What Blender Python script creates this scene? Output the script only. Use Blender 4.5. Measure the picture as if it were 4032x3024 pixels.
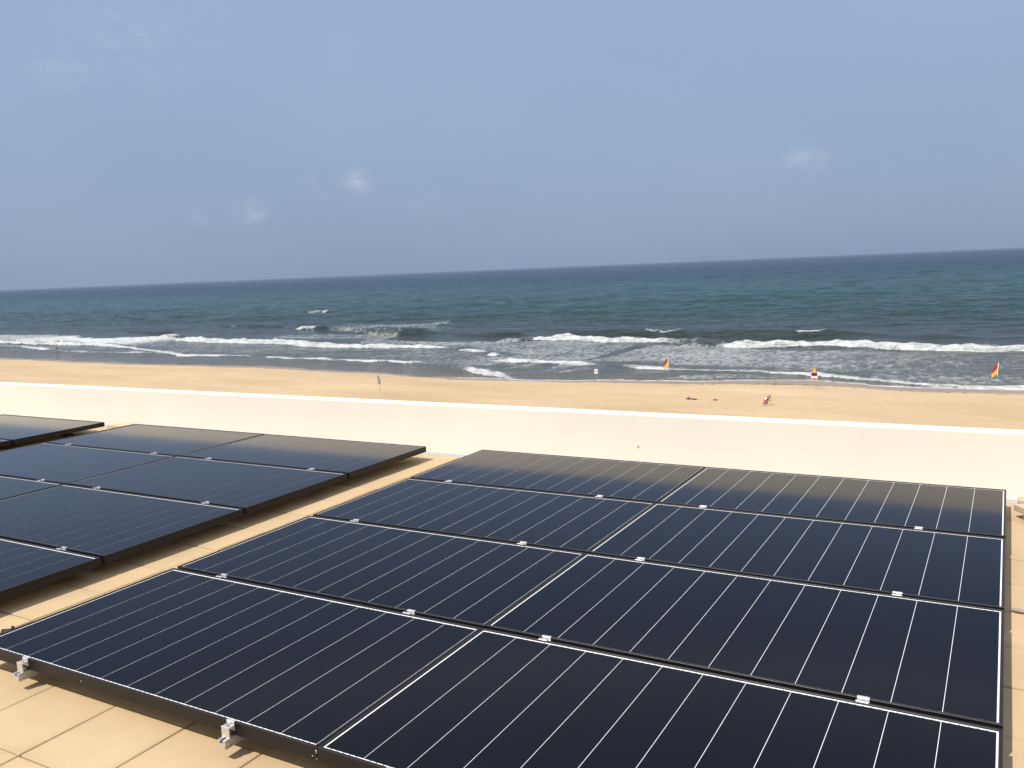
import bpy, bmesh, math, random
import numpy as np
from mathutils import Matrix, Vector

for o in list(bpy.data.objects):
    bpy.data.objects.remove(o, do_unlink=True)
scene = bpy.context.scene
COL = scene.collection

# ------------------------------------------------------------------ camera
cam_d = bpy.data.cameras.new('camera')
cam = bpy.data.objects.new('camera', cam_d)
COL.objects.link(cam)
scene.camera = cam
cam_d.sensor_width = 36.0
cam_d.lens = 30.69
cam_d.clip_start = 0.05
cam_d.clip_end = 200000.0
CAM = Vector((3.977, -6.3915, 1.6926))
cam.matrix_world = Matrix(((0.8704, -0.02872, 0.49151, CAM.x),
                           (0.49061, 0.13441, -0.86095, CAM.y),
                           (-0.04134, 0.99051, 0.13108, CAM.z),
                           (0, 0, 0, 1)))

# ------------------------------------------------------------------ sun, sky, exposure
SUN = Vector((-0.24, -0.60, 1.0)).normalized()        # towards the sun
SUN_EL = math.asin(SUN.z)
SUN_ROT = math.atan2(SUN.x, SUN.y)
sun_d = bpy.data.lights.new('sun', 'SUN')
sun = bpy.data.objects.new('sun', sun_d)
COL.objects.link(sun)
sun_d.energy = 4.0
sun_d.angle = math.radians(0.53)
sun_d.color = (1.0, 0.95, 0.87)
sun.rotation_euler = (-SUN).to_track_quat('-Z', 'Y').to_euler()

scene.view_settings.view_transform = 'Standard'
scene.view_settings.look = 'None'
scene.view_settings.exposure = 0.30
scene.view_settings.gamma = 1.0
scene.view_settings.use_curve_mapping = False
scene.cycles.max_bounces = 8
scene.cycles.transparent_max_bounces = 12
scene.cycles.caustics_reflective = False
scene.cycles.caustics_refractive = False

world = bpy.data.worlds.new('World')
scene.world = world
world.use_nodes = True
wn, wl = world.node_tree.nodes, world.node_tree.links
wn.clear()


def N(nodes, typ, **kw):
    n = nodes.new(typ)
    for k, v in kw.items():
        setattr(n, k, v)
    return n


w_out = N(wn, 'ShaderNodeOutputWorld')
w_bg = N(wn, 'ShaderNodeBackground')
w_bg.inputs['Strength'].default_value = 0.10
w_sky = N(wn, 'ShaderNodeTexSky', sky_type='NISHITA', sun_disc=False)
w_sky.sun_elevation = SUN_EL
w_sky.sun_rotation = SUN_ROT
w_sky.altitude = 0.0
w_sky.air_density = 1.0
w_sky.dust_density = 0.6
w_sky.ozone_density = 1.0
w_tc = N(wn, 'ShaderNodeTexCoord')
# haze veil in the air towards the horizon and thin high cloud, the same all the way round
w_sep = N(wn, 'ShaderNodeSeparateXYZ')
wl.new(w_tc.outputs['Generated'], w_sep.inputs[0])


def wmath(op, a, b=None, clamp=False):
    n = N(wn, 'ShaderNodeMath', operation=op, use_clamp=clamp)
    for i, v in enumerate((a, b)):
        if v is None:
            continue
        if isinstance(v, (int, float)):
            n.inputs[i].default_value = v
        else:
            wl.new(v, n.inputs[i])
    return n.outputs[0]


w_noise = N(wn, 'ShaderNodeTexNoise')
w_noise.inputs['Scale'].default_value = 38.0
w_noise.inputs['Detail'].default_value = 6.0
w_noise.inputs['Roughness'].default_value = 0.62
w_map = N(wn, 'ShaderNodeMapping')
w_map.inputs['Scale'].default_value = (1, 1, 1.7)
wl.new(w_tc.outputs['Generated'], w_map.inputs[0])
wl.new(w_map.outputs[0], w_noise.inputs['Vector'])
puffs = None
for (dx, dy, dz, rad, amt) in [(-0.6277, 0.7717, 0.1026, 0.019, 0.46), (-0.7136, 0.6968, 0.0733, 0.019, 0.34),
                               (-0.1916, 0.9763, 0.1002, 0.021, 0.42), (-0.8065, 0.5531, 0.2087, 0.030, 0.26),
                               (-0.7511, 0.6568, 0.0670, 0.019, 0.20), (-0.6618, 0.7436, 0.0955, 0.018, 0.18),
                               (-0.5654, 0.8212, 0.0775, 0.026, 0.14), (-0.7543, 0.6088, 0.2457, 0.085, 0.14),
                               (-0.10, 0.990, 0.070, 0.04, 0.07), (0.05, 0.992, 0.10, 0.06, 0.07)]:
    dist = N(wn, 'ShaderNodeVectorMath', operation='DISTANCE')
    sc = N(wn, 'ShaderNodeVectorMath', operation='MULTIPLY')
    wl.new(w_tc.outputs['Generated'], sc.inputs[0])
    sc.inputs[1].default_value = (1, 1, 1.5)
    wl.new(sc.outputs[0], dist.inputs[0])
    dist.inputs[1].default_value = (dx, dy, dz * 1.5)
    g = wmath('SUBTRACT', 1.0, wmath('DIVIDE', dist.outputs['Value'], rad * 1.5), True)
    g = wmath('MULTIPLY', g, wmath('SUBTRACT', w_noise.outputs['Fac'], 0.34))
    g = wmath('MULTIPLY', g, amt * 4.2, True)
    puffs = g if puffs is None else wmath('MAXIMUM', puffs, g)
w_n2 = N(wn, 'ShaderNodeTexNoise')
w_n2.inputs['Scale'].default_value = 3.2
w_n2.inputs['Detail'].default_value = 4.0
w_n2.inputs['Roughness'].default_value = 0.5
wl.new(w_map.outputs[0], w_n2.inputs['Vector'])
veil = wmath('MULTIPLY', wmath('SUBTRACT', w_n2.outputs['Fac'], 0.42, True), 0.28, True)
cloud = wmath('MAXIMUM', puffs, veil)
w_mix = N(wn, 'ShaderNodeMix', data_type='RGBA')
wl.new(cloud, w_mix.inputs['Factor'])
w_tint = N(wn, 'ShaderNodeMix', data_type='RGBA')
w_el = wmath('MULTIPLY', w_sep.outputs['Z'], 2.4, True)
w_ramp = N(wn, 'ShaderNodeValToRGB')
for pos_, col_ in ((0.0, (0.198, 0.268, 0.388, 1)), (0.45, (0.276, 0.356, 0.515, 1)), (1.0, (0.312, 0.410, 0.620, 1))):
    e_ = w_ramp.color_ramp.elements[0] if pos_ == 0 else (w_ramp.color_ramp.elements[1] if pos_ == 1.0 else w_ramp.color_ramp.elements.new(pos_))
    e_.position, e_.color = pos_, col_
wl.new(w_el, w_ramp.inputs[0])
w_sc = N(wn, 'ShaderNodeVectorMath', operation='SCALE')
wl.new(w_ramp.outputs[0], w_sc.inputs[0])
w_sc.inputs['Scale'].default_value = 10.0
w_hf = N(wn, 'ShaderNodeMapRange')
wl.new(w_sep.outputs['Z'], w_hf.inputs[0])
w_hf.inputs[1].default_value, w_hf.inputs[2].default_value = 0.0, 1.0
w_hf.inputs[3].default_value, w_hf.inputs[4].default_value = 0.97, 0.35
wl.new(w_hf.outputs[0], w_tint.inputs['Factor'])
wl.new(w_sky.outputs[0], w_tint.inputs[6])
wl.new(w_sc.outputs[0], w_tint.inputs[7])
wl.new(w_tint.outputs[2], w_mix.inputs[6])
w_mix.inputs[7].default_value = (4.6, 5.2, 6.2, 1)
wl.new(w_mix.outputs[2], w_bg.inputs['Color'])
wl.new(w_bg.outputs[0], w_out.inputs['Surface'])

# ------------------------------------------------------------------ helpers
random.seed(5)
rng = np.random.default_rng(7)


def link(o, parent=None):
    COL.objects.link(o)
    if parent is not None:
        o.parent = parent
    return o


class MB:
    """collects shapes and links them as one mesh object"""

    def __init__(self):
        self.v, self.f, self.m = [], [], []

    def poly(self, verts, faces, mi=0):
        b = len(self.v)
        self.v += [tuple(p) for p in verts]
        self.f += [tuple(b + i for i in fc) for fc in faces]
        self.m += [mi] * len(faces)
        return self

    def box(self, x0, x1, y0, y1, z0, z1, mi=0, M=None):
        vs = [(x0, y0, z0), (x1, y0, z0), (x1, y1, z0), (x0, y1, z0), (x0, y0, z1), (x1, y0, z1), (x1, y1, z1), (x0, y1, z1)]
        if M is not None:
            vs = [M @ Vector(p) for p in vs]
        return self.poly(vs, [(3, 2, 1, 0), (4, 5, 6, 7), (0, 1, 5, 4), (1, 2, 6, 5), (2, 3, 7, 6), (3, 0, 4, 7)], mi)

    def tube(self, pts, rad, n=10, mi=0):
        pts = [Vector(p) for p in pts]
        rs = rad if isinstance(rad, (list, tuple)) else [rad] * len(pts)
        b = []
        for i, p in enumerate(pts):
            d = (pts[min(i + 1, len(pts) - 1)] - pts[max(i - 1, 0)]).normalized()
            a = d.orthogonal().normalized()
            c = d.cross(a)
            b += [p + rs[i] * (math.cos(2 * math.pi * k / n) * a + math.sin(2 * math.pi * k / n) * c) for k in range(n)]
        fs = []
        for i in range(len(pts) - 1):
            for k in range(n):
                k2 = (k + 1) % n
                fs.append((i * n + k, i * n + k2, (i + 1) * n + k2, (i + 1) * n + k))
        fs.append(tuple(reversed(range(n))))
        fs.append(tuple((len(pts) - 1) * n + k for k in range(n)))
        return self.poly(b, fs, mi)

    def mesh(self, name, mats, smooth=False):
        me = bpy.data.meshes.new(name)
        me.from_pydata(self.v, [], self.f)
        for m in (mats if isinstance(mats, (list, tuple)) else [mats]):
            me.materials.append(m)
        me.polygons.foreach_set('material_index', self.m)
        if smooth:
            me.polygons.foreach_set('use_smooth', [True] * len(self.f))
        me.update()
        return me

    def build(self, name, mats, parent=None, bevel=0.0, seg=2, smooth=False):
        me = self.mesh(name, mats, smooth)
        if bevel > 0:
            bevel_mesh(me, bevel, seg)
        return link(bpy.data.objects.new(name, me), parent)


def bevel_mesh(me, w, seg=2):
    bm = bmesh.new()
    bm.from_mesh(me)
    bmesh.ops.recalc_face_normals(bm, faces=bm.faces)
    bmesh.ops.bevel(bm, geom=[e for e in bm.edges if e.is_manifold and e.calc_face_angle(0) > 0.5], offset=w, segments=seg, affect='EDGES', profile=0.5, clamp_overlap=True)
    bm.to_mesh(me)
    bm.free()


def empty(name, loc=(0, 0, 0), rz=0.0):
    o = bpy.data.objects.new(name, None)
    o.location = loc
    o.rotation_euler = (0, 0, rz)
    o.empty_display_size = 0.1
    return link(o)


def tag(o, label, cat, group=None):
    o['label'] = label
    o['category'] = cat
    if group:
        o['group'] = group
    return o


def structure(o):
    o['kind'] = 'structure'
    return o


# ------------------------------------------------------------------ materials
class Mat:
    def __init__(self, name):
        self.m = bpy.data.materials.new(name)
        self.m.use_nodes = True
        self.n, self.l = self.m.node_tree.nodes, self.m.node_tree.links
        self.n.clear()
        self.out = N(self.n, 'ShaderNodeOutputMaterial')
        self.b = N(self.n, 'ShaderNodeBsdfPrincipled')
        self.l.new(self.b.outputs[0], self.out.inputs['Surface'])

    def set(self, **kw):
        for k, v in kw.items():
            k = {'color': 'Base Color', 'rough': 'Roughness', 'metal': 'Metallic', 'ior': 'IOR', 'spec': 'Specular IOR Level', 'coat': 'Coat Weight', 'coatr': 'Coat Roughness'}[k]
            if k == 'Base Color' and len(v) == 3:
                v = (*v, 1)
            self.b.inputs[k].default_value = v
        return self

    def put(self, sock, val):
        if isinstance(val, (int, float)):
            sock.default_value = val
        elif isinstance(val, tuple):
            sock.default_value = (*val, 1) if len(val) == 3 and sock.type == 'RGBA' else val
        else:
            self.l.new(val, sock)

    def coord(self, kind='Object', scale=(1, 1, 1)):
        t = N(self.n, 'ShaderNodeTexCoord')
        mp = N(self.n, 'ShaderNodeMapping')
        mp.inputs['Scale'].default_value = scale
        self.l.new(t.outputs[kind], mp.inputs[0])
        return mp.outputs[0]

    def pos(self, scale=(1, 1, 1)):
        t = N(self.n, 'ShaderNodeNewGeometry')
        mp = N(self.n, 'ShaderNodeMapping')
        mp.inputs['Scale'].default_value = scale
        self.l.new(t.outputs['Position'], mp.inputs[0])
        return mp.outputs[0]

    def noise(self, vec, scale, detail=4, rough=0.55, distort=0.0):
        t = N(self.n, 'ShaderNodeTexNoise')
        t.inputs['Scale'].default_value = scale
        t.inputs['Detail'].default_value = detail
        t.inputs['Roughness'].default_value = rough
        t.inputs['Distortion'].default_value = distort
        self.l.new(vec, t.inputs['Vector'])
        return t.outputs['Fac']

    def math(self, op, a, b=None, c=None, clamp=False):
        n = N(self.n, 'ShaderNodeMath', operation=op, use_clamp=clamp)
        for i, v in enumerate((a, b, c)):
            if v is not None:
                self.put(n.inputs[i], v)
        return n.outputs[0]

    def mix(self, f, a, b, blend='MIX'):
        n = N(self.n, 'ShaderNodeMix', data_type='RGBA', blend_type=blend)
        self.put(n.inputs['Factor'], f)
        self.put(n.inputs[6], a)
        self.put(n.inputs[7], b)
        return n.outputs[2]

    def ramp(self, f, stops):
        n = N(self.n, 'ShaderNodeValToRGB')
        e = n.color_ramp.elements
        while len(e) > 1:
            e.remove(e[-1])
        for i, (p, c) in enumerate(stops):
            x = e[0] if i == 0 else e.new(p)
            x.position = p
            x.color = (*c, 1) if not isinstance(c, (int, float)) else (c, c, c, 1)
        self.put(n.inputs[0], f)
        return n.outputs[0]

    def smooth(self, x, lo, hi):
        n = N(self.n, 'ShaderNodeMapRange', interpolation_type='SMOOTHSTEP')
        self.put(n.inputs[0], x)
        self.put(n.inputs[1], lo)
        self.put(n.inputs[2], hi)
        return n.outputs[0]

    def attr(self, name):
        n = N(self.n, 'ShaderNodeAttribute', attribute_name=name)
        return n.outputs['Fac']

    def rand(self):
        return N(self.n, 'ShaderNodeObjectInfo').outputs['Random']

    def bump(self, h, strength, dist, target=None):
        n = N(self.n, 'ShaderNodeBump')
        n.inputs['Strength'].default_value = strength
        n.inputs['Distance'].default_value = dist
        self.l.new(h, n.inputs['Height'])
        self.l.new(n.outputs[0], (target or self.b).inputs['Normal'])
        return n.outputs[0]


def plain(name, color, rough=0.6, metal=0.0, spec=0.5, vary=0.08, scale=30.0):
    M = Mat(name).set(rough=rough, metal=metal, spec=spec)
    v = M.noise(M.pos(), scale, 4)
    f = M.math('MULTIPLY_ADD', v, vary * 2, 1 - vary)
    c = N(M.n, 'ShaderNodeVectorMath', operation='SCALE')
    c.inputs[0].default_value = color
    M.l.new(f, c.inputs['Scale'])
    M.l.new(c.outputs[0], M.b.inputs['Base Color'])
    return M.m


# roof tiles: sand coloured concrete pavers
M = Mat('tan_concrete_tile').set(rough=0.85, spec=0.25)
p = M.pos()
big = M.noise(p, 2.2, 4, 0.6)
fine = M.noise(p, 260.0, 3, 0.7)
mid = M.noise(p, 22.0, 5, 0.65)
c = M.ramp(big, [(0.3, (0.425, 0.308, 0.178)), (0.55, (0.475, 0.352, 0.210)), (0.75, (0.515, 0.385, 0.235))])
c = M.mix(M.math('MULTIPLY', M.rand(), 0.30), c, (0.60, 0.43, 0.25))
spk = M.smooth(fine, 0.60, 0.75)
c = M.mix(M.math('MULTIPLY', spk, 0.22), c, (0.24, 0.16, 0.09))
stain = M.smooth(mid, 0.60, 0.80)
c = M.mix(M.math('MULTIPLY', stain, 0.25), c, (0.36, 0.25, 0.14))
gen = N(M.n, 'ShaderNodeTexCoord').outputs['Object']
sp = N(M.n, 'ShaderNodeSeparateXYZ')
M.l.new(gen, sp.inputs[0])
ed = M.math('MAXIMUM', M.math('ABSOLUTE', sp.outputs['X']), M.math('ABSOLUTE', sp.outputs['Y']))
ed = M.math('MULTIPLY', M.smooth(M.math('ADD', ed, M.math('MULTIPLY', mid, 0.03)), 0.185, 0.222), 0.18)
c = M.mix(ed, c, (0.27, 0.19, 0.11))
M.l.new(c, M.b.inputs['Base Color'])
M.bump(fine, 0.25, 0.002)
TILE = M.m
DECK = plain('dark_bedding_under_tiles', (0.24, 0.175, 0.11), 0.95, vary=0.2)
MEMB = plain('grey_roof_membrane', (0.36, 0.35, 0.36), 0.8, vary=0.1, scale=12)

# rendered parapet
M = Mat('cream_render').set(rough=0.9, spec=0.2)
p = M.pos()
a = M.noise(p, 1.3, 5, 0.6)
b = M.noise(M.pos((6, 6, 0.8)), 1.2, 4, 0.6)
c = M.ramp(a, [(0.3, (0.770, 0.703, 0.580)), (0.7, (0.800, 0.738, 0.615))])
c = M.mix(M.math('MULTIPLY', M.smooth(b, 0.54, 0.8), 0.14), c, (0.64, 0.57, 0.46))
cr = M.noise(M.pos((3, 3, 3)), 4.0, 6, 0.75)
c = M.mix(M.math('MULTIPLY', M.smooth(cr, 0.60, 0.72), 0.12), c, (0.58, 0.52, 0.43))
M.l.new(c, M.b.inputs['Base Color'])
M.bump(M.noise(p, 180.0, 3, 0.7), 0.2, 0.002)
RENDER = M.m

# panels
FRAME = Mat('black_anodised_frame').set(color=(0.0075, 0.0065, 0.0080), rough=0.38, spec=0.30)
nz = FRAME.noise(FRAME.pos(), 90.0, 4, 0.7)
FRAME.l.new(FRAME.math('MULTIPLY_ADD', nz, 0.25, 0.28), FRAME.b.inputs['Roughness'])
FRAME = FRAME.m


def under_glass(name, col_fn):
    """a surface laminated behind textured anti-reflective glass: its own colour plus a reflection that grows towards grazing views"""
    M = Mat(name)
    M.n.remove(M.b)
    base = N(M.n, 'ShaderNodeBsdfDiffuse')
    M.put(base.inputs[0], col_fn(M))
    gl = N(M.n, 'ShaderNodeBsdfGlossy', distribution='GGX')
    gl.inputs['Color'].default_value = (1, 1, 1, 1)
    dust = M.noise(M.pos(), 3.0, 5, 0.6)
    M.l.new(M.math('MULTIPLY_ADD', dust, 0.008, 0.112), gl.inputs['Roughness'])
    lw = N(M.n, 'ShaderNodeLayerWeight')
    lw.inputs[0].default_value = 0.5
    fac = M.math('MULTIPLY_ADD', M.math('POWER', lw.outputs['Facing'], 7.0), 1.22, 0.004, clamp=True)
    mx = N(M.n, 'ShaderNodeMixShader')
    M.l.new(fac, mx.inputs[0])
    M.l.new(base.outputs[0], mx.inputs[1])
    M.l.new(gl.outputs[0], mx.inputs[2])
    M.l.new(mx.outputs[0], M.out.inputs['Surface'])
    return M.m


def cell_colour(M):
    c = M.mix(M.noise(M.pos(), 1.1, 3), (0.0040, 0.0054, 0.0112), (0.0054, 0.0068, 0.0136))
    c = M.mix(M.math('MULTIPLY', M.rand(), 0.35), c, (0.0060, 0.0072, 0.0125))
    streak = M.noise(M.pos((0.7, 5.0, 1)), 2.0, 5, 0.7)
    return M.mix(M.math('MULTIPLY', M.smooth(streak, 0.55, 0.8), 0.004), c, (0.5, 0.46, 0.40))


CELL = under_glass('dark_blue_solar_cells_under_glass', cell_colour)
BACK = under_glass('white_backsheet_under_glass', lambda M: M.mix(M.noise(M.pos(), 30.0, 3), (0.74, 0.74, 0.74), (0.80, 0.80, 0.80)))
ALU = Mat('mill_aluminium').set(color=(0.72, 0.71, 0.70), rough=0.42, metal=0.85)
nz = ALU.noise(ALU.pos((1, 8, 1)), 60.0, 4, 0.7)
ALU.l.new(ALU.math('MULTIPLY_ADD', nz, 0.3, 0.28), ALU.b.inputs['Roughness'])
ALU = ALU.m
STEEL = plain('stainless_bolt', (0.55, 0.54, 0.52), 0.25, 1.0)
RUBBER = plain('black_rubber', (0.015, 0.014, 0.014), 0.7)
CHIP = plain('white_chip', (0.75, 0.74, 0.70), 0.7)
PAVER = plain('pale_tan_paver', (0.50, 0.39, 0.26), 0.9, spec=0.2, vary=0.12, scale=40)
PEB = plain('grey_pebble', (0.30, 0.26, 0.20), 0.9, vary=0.2, scale=60)
RED = plain('red_cloth', (0.33, 0.022, 0.032), 0.8, vary=0.1, scale=8)
YEL = plain('yellow_cloth', (0.68, 0.41, 0.05), 0.8, vary=0.1, scale=8)
WHITE = plain('white_paint', (0.80, 0.79, 0.76), 0.55, vary=0.04)
REDP = plain('red_paint', (0.60, 0.05, 0.05), 0.5)
BLACKP = plain('black_paint', (0.02, 0.018, 0.017), 0.5)
GREYP = plain('galvanised_post', (0.42, 0.42, 0.40), 0.5, 0.3)
PINK = plain('faded_red_print', (0.70, 0.36, 0.28), 0.7)
WEED = plain('dry_brown_seaweed', (0.12, 0.075, 0.042), 0.9, vary=0.3, scale=6)
SKIN = plain('skin', (0.36, 0.20, 0.13), 0.6)
DARKC = plain('dark_swimwear', (0.02, 0.017, 0.018), 0.7)
HAIR = plain('dark_hair', (0.02, 0.014, 0.010), 0.7)
SAIL = plain('sail_cloth', (0.82, 0.82, 0.80), 0.8)
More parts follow.
